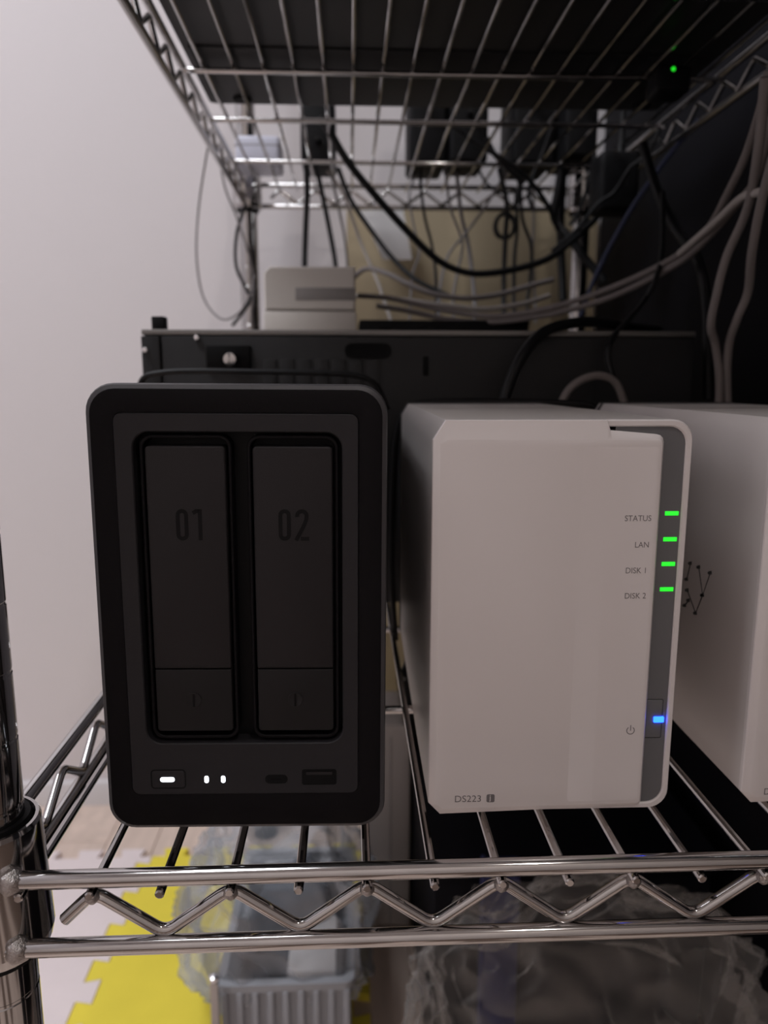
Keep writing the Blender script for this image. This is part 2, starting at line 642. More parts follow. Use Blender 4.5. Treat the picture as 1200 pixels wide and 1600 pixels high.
# ------------------------------------------------------------------ black two-bay storage unit
def strokes(mb, polys, w, y, depth=0.12):
    for pl in polys:
        P = [Vector(p) for p in pl]
        n = len(P)
        L, Rr = [], []
        for i in range(n):
            a, b = P[max(i - 1, 0)], P[min(i + 1, n - 1)]
            t = (b - a).normalized()
            nn = Vector((-t.y, t.x)) * (w / 2)
            L.append(P[i] + nn)
            Rr.append(P[i] - nn)
        vs = [(p.x, y - depth, p.y) for p in L] + [(p.x, y - depth, p.y) for p in Rr]
        mb.add(vs, [(i, i + 1, n + i + 1, n + i) for i in range(n - 1)])
    return mb


def arc(cx, cz, rx, rz, a0, a1, n=10):
    return [(cx + rx * cos(math.radians(a0 + (a1 - a0) * i / n)), cz + rz * sin(math.radians(a0 + (a1 - a0) * i / n))) for i in range(n + 1)]


ug = thing('storage_unit', (-96.1, 277.3, 0), 'black two-bay storage unit with drive trays marked 01 and 02', 'storage unit', rotz=-0.0188)
ug.rotation_euler = (0, 0.006, -0.0188)
UW, UZ0, UZ1 = 109.0, 4.2, 178.6


def ugl(i, r=None):
    return rrect(i, UZ0 + i, UW - i, UZ1 - i, max(10.5 - i * 0.6, 1.0) if r is None else r, 7)


b = MB()
b.loops([flat(ugl(3.0, 9), 231), flat(ugl(2.2, 9.5), 228), flat(ugl(2.2, 9.5), 14)])
obj('shell', b, 'ug_shell', ug)
# front bezel: outer edge, slim bright chamfer, wide black border sloping inwards
b = MB()
inner = rrect(9.8, 19.0, 98.6, 168.2, 3.2, 7)
b.loops([flat(ugl(0.6), 15), flat(ugl(0), 13), flat(ugl(0), 2.4), flat(ugl(0.5), 1.1), flat(ugl(1.9), 0.25)], cap1=False)
obj('bezel_edge', b, 'ug_shell', ug)
b = MB()
b.loops([flat(ugl(1.9), 0.25), flat(ugl(2.6), 0.0), flat(inner, 1.0), flat(inner, 3.0)], cap0=False, cap1=False)
obj('bezel', b, 'ug_bezel', ug)
# inner charcoal panel with an opening for the bays
hole = rrect(16.6, 40.6, 92.4, 161.4, 6.0, 7)
pin = rrect(10.0, 19.2, 98.4, 168.0, 3.0, 7)
b = MB()
b.loops([flat(pin, 3.0), flat(pin, 0.7), flat(rrect(10.3, 19.5, 98.1, 167.7, 2.8, 7), 0.4),
         flat(rrect(16.2, 40.2, 92.8, 161.8, 6.3, 7), 0.4), flat(hole, 0.8), flat(hole, 9.0)], cap0=False, cap1=False)
obj('front_panel', b, 'ug_panel', ug)
obj('bay_recess', MB().box(15.5, 93.5, 8.5, 14, 39.5, 162.5), 'ug_hole', ug)
for n_, (x0, x1) in enumerate(((18.6, 52.0), (57.6, 91.0))):
    fr = MB()
    o1, o2 = rrect(x0, 41.9, x1, 160.2, 4.6, 6), rrect(x0 + 1.3, 43.2, x1 - 1.3, 158.9, 3.6, 6)
    o3 = rrect(x0 + 1.5, 43.4, x1 - 1.5, 158.7, 3.4, 6)
    fr.loops([flat(o1, 8.6), flat(o1, 2.2), flat(inset(o1, 0.3), 1.9), flat(inset(o2, -0.3), 1.9), flat(o2, 2.2), flat(o3, 8.6)], cap0=False, cap1=False)
    obj('bay_frame', fr, 'ug_bezel', ug)
    tx0, tx1 = x0 + 2.1, x1 - 2.1
    tray = obj('drive_tray', MB().plate(rrect(tx0, 71.1, tx1, 156.2, (0.6, 0.6, 1.6, 1.6)), 0.8, 8.6, 0.7), 'ug_tray', ug,
               label='tall charcoal drive tray cover marked ' + ('01' if n_ == 0 else '02'))
    obj('tray_latch', MB().plate(rrect(tx0, 45.3, tx1, 70.6, (1.4, 1.4, 0.5, 0.5)), 1.3, 8.6, 0.5), 'ug_tray2', ug)
    cx = (tx0 + tx1) / 2
    lk = MB()
    lk.lathe([(3.0, 0.0), (3.0, -0.25), (2.7, -0.35), (2.55, -0.3)], 20, (cx - 0.2, 1.3, 58.2), axis='Y')
    lock = obj('lock', lk, 'ug_tray2', ug)
    obj('key_slit', MB().box(cx - 0.6, cx + 0.2, 0.85, 1.2, 55.6, 60.8), 'ug_hole', lock)
    # the printed number, condensed stencil digits
    dg = MB()
    gx = (31.0 if n_ == 0 else 68.7) + 0.2
    w_ = 1.45
    zt, zb = 133.4 - 0.4, 121.4 - 0.2

    def zero(x):
        return [arc(x + 2.2, zt - 2.2, 1.55, 1.5, 180, 0, 8) + arc(x + 2.2, zb + 2.2, 1.55, 1.5, 0, -180, 8) + [(x + 0.65, zt - 2.2)]]
    strokes(dg, zero(gx), w_, 0.8)
    if n_ == 0:
        strokes(dg, [[(gx + 8.8, zb + 0.1), (gx + 8.8, zt - 0.02)], [(gx + 6.2, zt - 1.5), (gx + 7.4, zt - 0.75), (gx + 8.6, zt - 0.7)]], w_, 0.8)
    else:
        x2 = gx + 6.2
        strokes(dg, [arc(x2 + 2.4, zt - 2.4, 1.75, 1.7, 195, -12, 10) + [(x2 + 3.9, zt - 4.2), (x2 + 2.6, zb + 4.6), (x2 + 0.2, zb + 0.1)],
                     [(x2 + 1.9, zb + 0.7), (x2 + 5.0, zb + 0.7)]], w_, 0.8)
    obj('number', dg, 'ug_digit', tray)
# power button and lamps
bt = MB()
btn = rrect(17.3, 21.6, 31.0, 29.8, 1.6, 5)
bt.loops([flat(btn, 0.9), flat(btn, 0.38), flat(inset(btn, 0.5), 0.38), flat(inset(btn, 0.6), 0.9)], cap0=False, cap1=False)
obj('button_rim', bt, 'ug_hole', ug)
pb = obj('power_button', MB().plate(inset(btn, 0.7), 0.3, 1.5, 0.3), 'ug_panel', ug)
obj('button_light', MB().plate(rrect(21.0, 24.6, 26.6, 26.6, 0.95), 0.1, 0.6, 0.1), 'led_white', pb)
for lx in (39.0, 45.5):
    obj('status_light', MB().plate(rrect(lx - 0.85, 24.0, lx + 0.85, 27.0, 0.84), 0.25, 0.8, 0.1), 'led_white', ug)
us = MB()
uo = rrect(62.4, 24.0, 70.2, 26.8, 1.3, 5)
us.loops([flat(inset(uo, -0.5), 0.33), flat(uo, 0.3), flat(uo, 0.37)], cap0=False)
usb_c = obj('usb_c_port', us, 'ug_hole', ug)
obj('contact', MB().box(64, 68.6, 0.25, 0.36, 25.1, 25.7), 'ug_bezel', usb_c)
us = MB()
uo = rrect(76.8, 23.4, 89.4, 29.0, 0.5, 3)
us.loops([flat(inset(uo, -0.5), 0.33), flat(uo, 0.28), flat(uo, 0.36)], cap0=False)
usb_a = obj('usb_a_port', us, 'ug_hole', ug)
obj('contact', MB().box(78.0, 88.2, 0.2, 0.35, 27.2, 28.4), 'ug_tray', usb_a)
ft = mesh_from(MB().lathe([(6, -4.2), (6.5, -3.6), (6.5, 0.6)], 16), 'foot', 'rubber')
for fx in (16, 93):
    for fy in (22, 205):
        obj('foot', ft, None, ug, (fx, fy, 4.2))


# ------------------------------------------------------------------ white two-bay storage units
def white_unit(loc, rotz, label, model):
    t = thing('storage_unit', loc, label, 'storage unit', None, rotz)
    # main shell with chamfered left edges and rounded right edges
    def shell_outline(i):
        a = rrect(i, 4.0 + i, 100 - i, 165 - i, (0.01, 8.0 - i * 0.5, 8.0 - i * 0.5, 0.01), 6)
        # cut the two left corners straight
        o = []
        for p in a:
            o.append(p)
        n7 = 7
        bl = [(5.0, 4.0 + i), ] * 1
        res = [(i, 9.5 + i * 0.4)] * 0
        res += [(i, 9.2 + i * 0.4), (4.8 + i * 0.4, 4.0 + i)]
        res += a[n7:n7 * 3]
        res += [(4.8 + i * 0.4, 165 - i), (i, 157.5 - i * 0.4)]
        return res
    b = MB()
    b.loops([flat(shell_outline(3.0), 225), flat(shell_outline(1.0), 223), flat(shell_outline(0.0), 60), flat(shell_outline(0.0), 2.2)], cap1=False)
    shell = obj('shell', b, 'ds_body', t)
    # seam groove near the back
    gr = MB()
    gr.loops([flat(shell_outline(0.2), 214), flat(shell_outline(0.2), 218), flat(shell_outline(1.4), 218), flat(shell_outline(1.4), 214)], close=True)
    obj('rear_seam', gr, 'ds_gap', t)
    # rim: the white frame that shows along the right edge and top right
    b = MB()
    o0, o1, o2 = shell_outline(0.0), shell_outline(0.6), shell_outline(2.7)
    b.loops([flat(o0, 2.2), flat(o1, 1.3), flat(shell_outline(2.2), 1.3), flat(o2, 1.8), flat(o2, 8)], cap0=False, cap1=False)
    obj('rim', b, 'ds_white', t)
    # recessed grey strip with the lamps
    b = MB().plate(rrect(70, 6.4, 97.6, 162.5, (1, 6, 6, 1)), 2.3, 9.0)
    strip = obj('indicator_strip', b, 'ds_strip', t)
    # front cover: bevelled white panel, stepped at its top right corner
    out = [(0, 9.2), (4.8, 4.0), (86.0, 6.2)] + [(86.0 + 2.2 * sin(math.radians(a)), 8.4 - 2.2 * cos(math.radians(a))) for a in (30, 60, 90)]
    out += [(88.2, 155.5)] + [(85.2 + 3 * cos(math.radians(a)), 156.5 + 3 * sin(math.radians(a))) for a in (0, 30, 60, 90)]
    out += [(67.5, 161.0), (66.0, 165.0), (4.8, 165.0), (0, 157.5)]
    b = MB()
    fr = [(2.6, 10.2), (5.8, 7.2), (85.4, 8.2)] + [(85.4 + 1.6 * sin(math.radians(a)), 9.8 - 1.6 * cos(math.radians(a))) for a in (30, 60, 90)]
    fr += [(87.0, 154.6)] + [(85.0 + 2 * cos(math.radians(a)), 155.6 + 2 * sin(math.radians(a))) for a in (0, 30, 60, 90)]
    fr += [(67.6, 157.8), (66.0, 157.9), (5.6, 157.9), (2.6, 156.0)]
    b.loops([flat(out, 2.15), flat(out, 0.4), flat(inset(out, 0.3), -0.1), flat(fr, -1.6), flat(inset(fr, 0.5), -1.75)])
    cover = obj('front_cover', b, 'ds_white', t, angle=25)
    if model == 'full':
        # shallow raised facet on the right half of the cover
        f2 = MB()
        f2.loops([flat(rrect(55.5, 9.6, 86.2, 154.9, 1.4, 3), -1.74), flat(rrect(66.5, 10.2, 85.6, 154.2, 1.2, 3), -1.83)], cap0=False)
        obj('facet', f2, 'ds_white', cover)
        for nm, s_, xr, z in (('STATUS', 'STATUS', 84.4, 126.4), ('LAN', 'LAN', 84.2, 116.0), ('DISK 1', 'DISK 1', 84.0, 105.8), ('DISK 2', 'DISK 2', 84.2, 95.6)):
            obj('printed_label', text_mb(s_, 3.25, xr, z, -1.83, 'RIGHT', 0.05, -0.002, 0.92), 'ds_text', cover)
        obj('model_mark', text_mb('DS223', 4.15, 10.4, 10.3, -1.75, 'LEFT', 0.05, 0.0, 1.0), 'ds_text', cover)
        sq = MB().plate(rrect(23.6, 10.0, 26.9, 13.5, 0.7, 4), -1.83, -1.6)
        badge = obj('model_badge', sq, 'ds_text', cover)
        obj('badge_letter', text_mb('j', 3.3, 24.75, 11.1, -1.83, 'LEFT', 0.05, 0.04), 'ds_white', badge)
        ic = MB()
        strokes(ic, [arc(81.3, 40.4, 1.55, 1.55, 125, 415, 20), [(81.3, 40.3), (81.3, 42.7)]], 0.36, -1.83, 0.05)
        obj('power_symbol', ic, 'ds_text', cover)
        for z in (128.6, 118.3, 108.35, 98.05):
            obj('indicator_light', MB().plate(rrect(91.2, z - 0.85, 96.6, z + 0.85, 0.2, 3), 2.1, 5, 0.1), 'led_green', strip)
        bt = rrect(88.6, 34.9, 95.8, 51.9, 0.8, 3)
        g = MB()
        g.loops([flat(bt, 5), flat(bt, 2.26), flat(inset(bt, 0.3), 2.26), flat(inset(bt, 0.3), 5)], cap0=False, cap1=False)
        obj('button_gap', g, 'ds_gap', strip)
        pb = obj('power_button', MB().plate(inset(bt, 0.35), 2.05, 5, 0.3), 'ds_strip', strip)
        obj('button_light', MB().plate(rrect(92.0, 42.0, 96.2, 44.4, 0.3, 3), 1.5, 4.2, 0.1), 'led_blue', t)
    else:
        obj('model_mark', text_mb('DS', 4.15, 8.6, 8.6, -1.75, 'LEFT', 0.05), 'ds_text', cover)
        lg = MB()
        L0 = Vector(loc)
        for pl in ([(1092, 886), (1098, 930), (1110, 895)], [(1079, 880), (1073, 905)], [(1074, 922), (1087, 958), (1098, 930)], [(1070, 946), (1076, 938)]):
            pts = []
            for p in pl:
                q = atx(p[0], p[1], loc[0]) - L0
                pts.append((0.3, q.y, q.z))
            lg.tube(pts, 0.55, 6)
            for q in pts:
                lg.tube([(0.1, q[1] - 1.2, q[2] + 0.4), (0.1, q[1] + 1.2, q[2] - 0.4)], 0.9, 6)
        obj('side_logo_cutout', lg, 'ds_gap', shell)
    for fx in (14, 86):
        for fy in (22, 200):
            obj('foot', MB().lathe([(5, 0), (5.5, 0.6), (5.5, 4.4)], 14, (fx, fy, 0)), 'rubber', t)
    return t


white_unit((31.15, 283.2, 0), -0.0093, 'white two-bay storage unit with green status lights and blue power light', 'full')
white_unit((163.5, 286.0, 0), 0.0, 'white storage unit cut by the right edge of the photo, seen from its side', 'plain')

# ------------------------------------------------------------------ computer case lying behind the storage units
PX0, PX1, PY0, PY1, PZ0, PZ1 = -148.5, 256.5, 562.0, 1010.0, 9.0, 213.0
pc = thing('computer_case', ((PX0 + PX1) / 2, (PY0 + PY1) / 2, 0), 'black steel computer case lying behind the storage units', 'computer')
PC = ((PX0 + PX1) / 2, (PY0 + PY1) / 2, 0)


def PL(x, y, z):
    return (x - PC[0], y - PC[1], z - PC[2])


def pbox(x0, x1, y0, y1, z0, z1, bev=0.0, mb=None):
    mb = mb or MB()
    return mb.box(x0 - PC[0], x1 - PC[0], y0 - PC[1], y1 - PC[1], z0, z1, bev)


obj('body', pbox(PX0 + 1, PX1 - 1, PY0 + 4, PY1, PZ0, PZ1 - 2.0, 1.0), 'case_black', pc)
obj('top_lid', pbox(PX0, PX1, PY0 + 1, PY1, PZ1 - 2.2, PZ1 + 1.8, 0.8), 'steel', pc)
obj('end_panel', pbox(PX0 + 14, PX1 - 1, PY0, PY0 + 6, PZ0 + 1, PZ1 - 3, 1.0), 'case_black', pc)
obj('corner_flange', pbox(PX0, PX0 + 13, PY0 - 1, PY0 + 6, PZ0 + 1, PZ1 - 3, 0.8), 'case_black', pc)
sc_me = mesh_from(MB().lathe([(3.2, 0), (3.2, -1.6), (2.4, -2.6), (0.4, -2.9)], 14, axis='Y'), 'screw', 'screw')
for (a, c) in ((308, 528), (228, 547)):
    q = at(a, c, PY0)
    s = obj('screw', sc_me, None, pc, PL(q.x, PY0 - 0.5, q.z))
    s.scale = (0.7, 1, 0.7)
q = at(362, 553, PY0)
th = MB()
prof = []
th.lathe([(4.2, 0), (4.2, -3), (5.4, -4), (5.4, -9), (4.4, -11), (0.5, -11.4)], 18, axis='Y')
obj('thumb_screw', th, 'chrome', pc, PL(q.x, PY0, q.z - 4))
obj('screw_bracket', pbox(q.x - 18, q.x + 14, PY0 - 3, PY0 + 1, q.z - 12, q.z + 6, 1.0), 'case_dark', pc)
sl = MB()
q = at(575, 548, PY0)
o1 = rrect(q.x - 17, q.z - 5.5, q.x + 17, q.z + 5.5, 5.4, 6)
o2 = rrect(q.x - 14.5, q.z - 3.2, q.x + 14.5, q.z + 3.2, 3.1, 6)
sl.loops([flat(o1, PY0 + 0.2), flat(o1, PY0 - 1.2), flat(o2, PY0 - 1.2), flat(o2, PY0 - 0.2)], cap0=False)
for i, v in enumerate(sl.v):
    sl.v[i] = PL(*v)
obj('embossed_slot', sl, 'case_dark', pc)
q = at(665, 572, PY0)
obj('keyhole', pbox(q.x - 2, q.x + 2, PY0 - 0.6, PY0 + 1, q.z - 7, q.z + 7, 0.5), 'case_dark', pc)
# row of card-slot covers and vents, mostly hidden by the storage units
for i in range(7):
    xx = -62 + i * 12.5
    obj('slot_cover', pbox(xx, xx + 9.5, PY0 - 1.0, PY0 + 1, 90, 194, 0.6), 'case_black', pc)
for (fx, fy) in ((-112, 600), (225, 600), (-112, 970), (225, 970)):
    obj('case_foot', MB().lathe([(10, 0), (11, 1), (12, 9.5)], 16), 'rubber', pc, PL(fx, fy, 0))
q = at(249, 497, 590)
obj('top_foot', pbox(q.x - 5, q.x + 5, 585, 595, PZ1 + 1.5, q.z + 1.0, 1.0), 'rubber', pc)

# ------------------------------------------------------------------ things on the computer case
ZT = PZ1 + 1.8
x0, x1 = -82.0, 7.0
bx = thing('white_appliance', (-37.5, 800, ZT), 'off-white boxy appliance with a recessed slot, standing on the black case', 'appliance')
b = MB().box(-45, 45, -40, 70, 0, 30, 2.0)
obj('lower_housing', b, 'beige', bx)
b = MB()
up_o = [(-44, 31), (44, 31), (44, 71.5), (-38, 71.5), (-44, 66)]
b.loops([flat(up_o, 70), flat(up_o, -38), flat(inset(up_o, 1.5), -40)])
obj('upper_housing', b, 'beige', bx)
obj('slot', MB().box(-14, 44.5, -40.6, -30, 40, 52, 0.6), 'beige_dark', bx)
obj('side_vent', MB().box(-45.2, -43, -20, -4, 6, 14, 0.5), 'ug_hole', bx)
obj('side_vent', MB().box(-45.0, -43, -20, -4, 42, 52, 0.5), 'ug_hole', bx)

rt_ = thing('network_switch', (94, 800, ZT), 'slim black network box lying on the case under the grey cables', 'network box')
obj('body', MB().box(-84, 84, -40, 60, 2, 22, 2.0), 'blackplastic', rt_)
for i in range(5):
    obj('port', MB().box(-66 + i * 17, -54 + i * 17, -40.6, -36, 6, 16, 0.4), 'ug_hole', rt_)
for (fx, fy) in ((-74, -30), (74, -30), (-74, 50), (74, 50)):
    obj('foot', MB().lathe([(4, 0), (4.5, 2.5)], 12, (fx, fy, 0)), 'rubber', rt_)

# ------------------------------------------------------------------ upper shelf
US = 436.0
bd = thing('flat_equipment', (92, 535, US), 'wide flat black equipment chassis lying on the upper shelf', 'equipment')
obj('chassis', MB().box(-224, 214, -243, 255, 3.5, 48, 3.0), 'case_black', bd)
obj('bottom_plate', MB().box(-218, 206, -238, 118, 2.6, 4, 0.5), 'case_black', bd)
obj('bottom_plate', MB().box(-218, 206, 124, 250, 2.2, 4, 0.5), 'case_black', bd)
for (fx, fy) in ((-190, -225), (190, -225), (-190, 235), (190, 235)):
    obj('foot', MB().lathe([(8, 0), (9, 1), (9, 3.8)], 16, (fx, fy, 0)), 'rubber', bd)


def adapter(px0, px1, py0, py1, Y, depth, label, material='blackplastic', tall=0):
    a, c = at(px0, py1, Y), at(px1, py0, Y)
    w_, h_ = c.x - a.x, max(c.z - max(a.z, US), 26)
    base = US + 0.2
    h_ = max(h_, tall)  # tall adds unseen height so the bricks shade the wall behind
    t = thing('power_adapter', ((a.x + c.x) / 2, Y, base), label, 'power adapter', 'power adapters on the upper shelf')
    obj('housing', MB().box(-w_ / 2, w_ / 2, 0, depth, 0, h_, min(w_, h_) * 0.12, 3), material, t)
    obj('cord_collar', MB().lathe([(4, 0), (3.4, -9), (2.4, -14)], 12, (0, 0, h_ * 0.35), axis='Y'), 'cable_black', t)
    return t


adapter(470, 524, 192, 262, 975, 70, 'black power adapter on the upper shelf next to the pale blue box', tall=70)
adapter(640, 700, 188, 262, 970, 80, 'black power brick, heightened to shade the wall, on the upper shelf behind the middle wires', tall=175)
adapter(703, 764, 192, 262, 960, 75, 'black power brick in the middle of the row on the upper shelf', tall=150)
adapter(800, 872, 190, 262, 965, 85, 'broad black power brick on the upper shelf by the rear right post', tall=185)
adapter(882, 936, 190, 262, 930, 90, 'rightmost black power brick on the upper shelf near the cabinet', tall=160)
pbx = thing('small_box', (-112, 985, US + 0.2), 'pale blue-white plastic box at the rear left of the upper shelf', 'box')
obj('body', MB().box(-24, 30, 0, 60, 0, 34, 5, 3), 'pale_blue', pbx)
obj('lid_seam', MB().box(-24.3, 30.3, -0.3, 60.3, 22, 23.2, 0.3), 'cable_darkgrey', pbx)

# ------------------------------------------------------------------ dark cabinet on the right
cb = thing('cabinet', (600, 690, FLOOR), 'tall near-black cabinet standing against the right side of the rack', 'cabinet')
obj('body', MB().box(-222, 222, -560, 485, 60, 1900, 3), 'navy', cb)
obj('plinth', MB().box(-214, 214, -550, 480, 0, 60), 'rubber', cb)
obj('side_panel', MB().box(-226, -222, -548, 474, 72, 1890, 1.5), 'navy', cb)
obj('door', MB().box(-220, -2, -580, -561, 66, 1894, 2), 'navy', cb)
d2 = obj('door', MB().box(2, 220, -580, -561, 66, 1894, 2), 'navy', cb)
obj('handle', MB().tube(smooth_path([(20, -580, 800), (20, -600, 805), (20, -600, 940), (20, -580, 945)]), 5, 8), 'chrome', d2)
q = at(1053, 107, 649)
la = thing('charger', (q.x, 650, q.z - 17), 'small black charger with a lit green light hanging under the upper shelf', 'charger')
obj('housing', MB().box(-12, 16, 0, 28, 0, 21, 4, 3), 'blackplastic', la)
obj('light', MB().lathe([(1.7, 0.5), (1.7, -0.4), (1.1, -0.8)], 12, (0, 0, 17), axis='Y'), 'led_green', la)


# ------------------------------------------------------------------ cables
def cable(pts, r, material, label, step=6, n=8, group='cables hanging in the rack', name='cable'):
    P = [at(*p) for p in pts]
    P = smooth_path(P, step)
    c = P[-1].copy()
    mb = MB().tube([p - c for p in P], r, n)
    return obj(name, mb, material, loc=tuple(c), label=label, cat='cable', group=group, angle=60)


cable([(326, 222, 900), (311, 320, 930), (307, 400, 930), (318, 465, 930), (345, 498, 915), (372, 490, 900), (390, 462, 890), (398, 430, 890)], 1.25,
      'cable_darkgrey', 'thin grey cable hanging in a wide loop outside the left of the rack')
cable([(343, 250, 960), (352, 295, 960), (370, 340, 965), (388, 395, 975), (397, 440, 985), (392, 505, 985)], 1.2, 'cable_darkgrey', 'thin grey cable slanting down onto the rear left post')
cable([(384, 318, 980), (370, 365, 980), (369, 415, 980), (384, 450, 980), (391, 468, 985), (378, 490, 970), (364, 508, 950)], 2.1, 'cable_black', 'black cable bowing outwards beside the rear left post')
cable([(500, 183, 850), (515, 205, 855), (545, 255, 865), (592, 312, 880), (640, 365, 895), (685, 407, 905), (725, 425, 910), (765, 427, 915), (820, 417, 925),
       (860, 402, 935), (892, 377, 945), (930, 342, 955), (960, 300, 960)], 4.2, 'cable_black', 'thick black cable sagging across the middle of the open rack')
cable([(528, 262, 960), (548, 312, 960), (580, 360, 955), (615, 405, 940), (650, 437, 920), (700, 462, 900)], 2.9, 'cable_black', 'black cable slanting down behind the off-white appliance')
cable([(478, 246, 980), (480, 300, 985), (478, 350, 990), (476, 410, 985), (476, 470, 960)], 3.6, 'cable_black', 'thick black cord hanging straight down behind the off-white appliance')
cable([(492, 250, 980), (505, 310, 985), (515, 360, 985), (524, 412, 980), (528, 470, 960)], 3.0, 'cable_black', 'black cord hanging in a slight slant beside the straight cord')
cable([(515, 262, 1000), (528, 320, 1010), (538, 370, 1010), (543, 415, 1000), (545, 470, 990)], 1.6, 'cable_darkgrey', 'thin dark cord right of the two black cords')
cable([(500, 250, 1010), (535, 300, 1015), (552, 345, 1015), (566, 385, 1010), (590, 440, 990), (612, 504, 965)], 2.0, 'taupe', 'taupe cord slanting behind the two black cords')
for (pts, r, mt, lb) in (
    ([(655, 255, 1000), (662, 330, 1010), (674, 380, 1010), (680, 420, 1000), (682, 460, 990), (683, 504, 970)], 2.0, 'cable_black', 'black cord hanging left of the thin crossing cords'),
    ([(694, 255, 1000), (704, 325, 1010), (722, 378, 1015), (716, 420, 1005), (708, 462, 990), (709, 504, 970)], 1.7, 'cable_darkgrey', 'thin cord bending left as it hangs behind the rack middle'),
    ([(712, 250, 1010), (720, 330, 1015), (733, 390, 1015), (741, 462, 1000), (742, 504, 980)], 2.6, 'cable_darkgrey', 'dark grey cord hanging from the squat adapter'),
    ([(790, 270, 1000), (757, 325, 1010), (725, 368, 1010), (700, 400, 1000), (688, 450, 985), (686, 504, 965)], 1.7, 'cable_darkgrey', 'thin cord slanting down to the left across others'),
    ([(812, 262, 1000), (816, 340, 1005), (830, 385, 1005), (828, 440, 1000), (824, 470, 990), (825, 504, 970)], 2.3, 'cable_black', 'black cord hanging left of the rear right post'),
    ([(833, 255, 1010), (834, 340, 1010), (832, 400, 1010), (836, 468, 1000), (837, 504, 980)], 1.6, 'cable_darkgrey', 'thin straight cord beside the rear right post'),
    ([(740, 250, 1020), (764, 290, 1020), (800, 300, 1015), (838, 262, 1010)], 1.8, 'cable_black', 'short black cord looping between two adapters'),
    ([(660, 250, 1020), (640, 300, 1020), (646, 350, 1020), (655, 395, 1015), (644, 432, 1010), (640, 504, 985)], 1.4, 'cable_darkgrey', 'thin cord curling beside the white lit-patch sheet'),
    ([(880, 250, 970), (872, 300, 975), (866, 340, 980), (890, 372, 970), (918, 408, 960), (945, 440, 950)], 5.5, 'cable_black', 'very thick black cord crossing the rear right post'),
    ([(700, 190, 900), (740, 220, 905), (790, 252, 910), (830, 285, 920), (858, 325, 930), (872, 360, 940)], 3.0, 'cable_black', 'black cable sloping from the shelf wires to the rear right post'),
    ([(930, 240, 930), (918, 290, 935), (905, 330, 940), (890, 352, 945)], 2.4, 'cable_black', 'black cord hanging right of the rear right post'),
):
    cable(pts, r, mt, lb)
cable([(884, 196, 1000), (880, 260, 1010), (876, 340, 1015), (877, 400, 1015), (880, 470, 1000)], 5.5, 'cable_black', 'thick black cord running straight down beside the rear right post')
cable([(862, 200, 960), (850, 235, 965), (838, 262, 968), (826, 300, 970), (833, 330, 972)], 2.4, 'cable_black', 'short black cord curling under the broad black power brick')
cable([(760, 215, 940), (772, 240, 945), (792, 262, 950), (812, 285, 955), (806, 318, 960)], 3.0, 'cable_black', 'black cord drooping from the middle power brick')
cable([(1040, 180, 820), (1012, 240, 830), (985, 262, 840), (960, 300, 850), (935, 318, 855), (900, 360, 865), (862, 392, 880)], 2.2, 'cable_black', 'thin black cord sloping down left past the hanging black adapter')
hg = thing('hanging_adapter', (296, 880, 362), 'big black plug adapter hanging below the upper shelf near the cabinet', 'power adapter')
obj('housing', MB().box(-22, 22, -20, 24, 0, 62, 6, 3), 'blackplastic', hg)
obj('cord_collar', MB().lathe([(6, 0), (5, 6), (3.4, 20), (3.4, 90)], 12, (7, 3, 61)), 'cable_black', hg)
# coiled plug cord
q = at(790, 352, 1000)
pl = [(q.x + 12 * cos(a * pi / 6), 1000 + a * 0.5, q.z + 15 * sin(a * pi / 6)) for a in range(0, 21)]
pl = [Vector(p) for p in pl]
mb = MB().tube([p - q for p in smooth_path(pl, 3)], 2.6, 8)
obj('coiled_cord', mb, 'cable_black', loc=tuple(q), label='small black coil of cord hanging behind the middle of the rack', cat='cable', group='cables hanging in the rack')
cable([(780, 262, 1000), (792, 320, 1000), (790, 365, 1000), (788, 410, 1000), (787, 465, 990), (788, 504, 970)], 3.2, 'cable_black', 'black cord hanging down through the small coil')
cable([(806, 300, 1010), (808, 355, 1005), (804, 400, 1000), (803, 460, 990), (804, 504, 970)], 2.4, 'cable_black', 'black cord hanging just right of the small coil')

GC = 'grey network cables'
cable([(1202, 110, 470), (1190, 165, 480), (1166, 240, 510), (1138, 300, 540), (1103, 362, 590), (1050, 405, 640), (955, 450, 690), (860, 481, 730), (770, 494, 760), (690, 484, 790), (610, 466, 820), (560, 462, 840)],
      2.9, 'cable_grey', 'upper grey network cable sweeping from top right across the case', group=GC)
cable([(1206, 180, 480), (1180, 280, 510), (1150, 320, 545), (1092, 385, 600), (1048, 418, 640), (955, 464, 690), (860, 491, 730), (770, 503, 760), (700, 499, 790), (640, 486, 820), (590, 478, 840)],
      2.9, 'cable_grey', 'lower grey network cable of the pair sweeping across the case', group=GC)
cable([(864, 437, 900), (830, 446, 890), (780, 460, 880), (730, 466, 870), (680, 460, 870), (640, 445, 880), (606, 428, 900), (572, 420, 930), (545, 440, 950)], 3.0, 'cable_grey', 'short grey cable sagging above the slim black network box', group=GC)
cable([(548, 462, 890), (590, 464, 875), (640, 470, 860), (700, 478, 850), (760, 483, 845), (820, 474, 850), (858, 462, 870)], 2.6, 'taupe', 'taupe cable lying just above the slim black network box', group=GC)
cable([(1196, 120, 450), (1184, 240, 470), (1168, 325, 490), (1136, 400, 510), (1121, 455, 520), (1111, 508, 530), (1118, 540, 540), (1124, 600, 545), (1120, 700, 550)], 2.9, 'cable_grey', 'grey network cable dropping down in front of the dark cabinet', group=GC)
cable([(1212, 230, 450), (1190, 315, 470), (1175, 395, 490), (1169, 455, 510), (1152, 498, 520), (1139, 540, 535), (1136, 600, 545), (1140, 700, 550)], 2.9, 'cable_grey', 'rightmost grey network cable dropping behind the cut-off storage unit', group=GC)
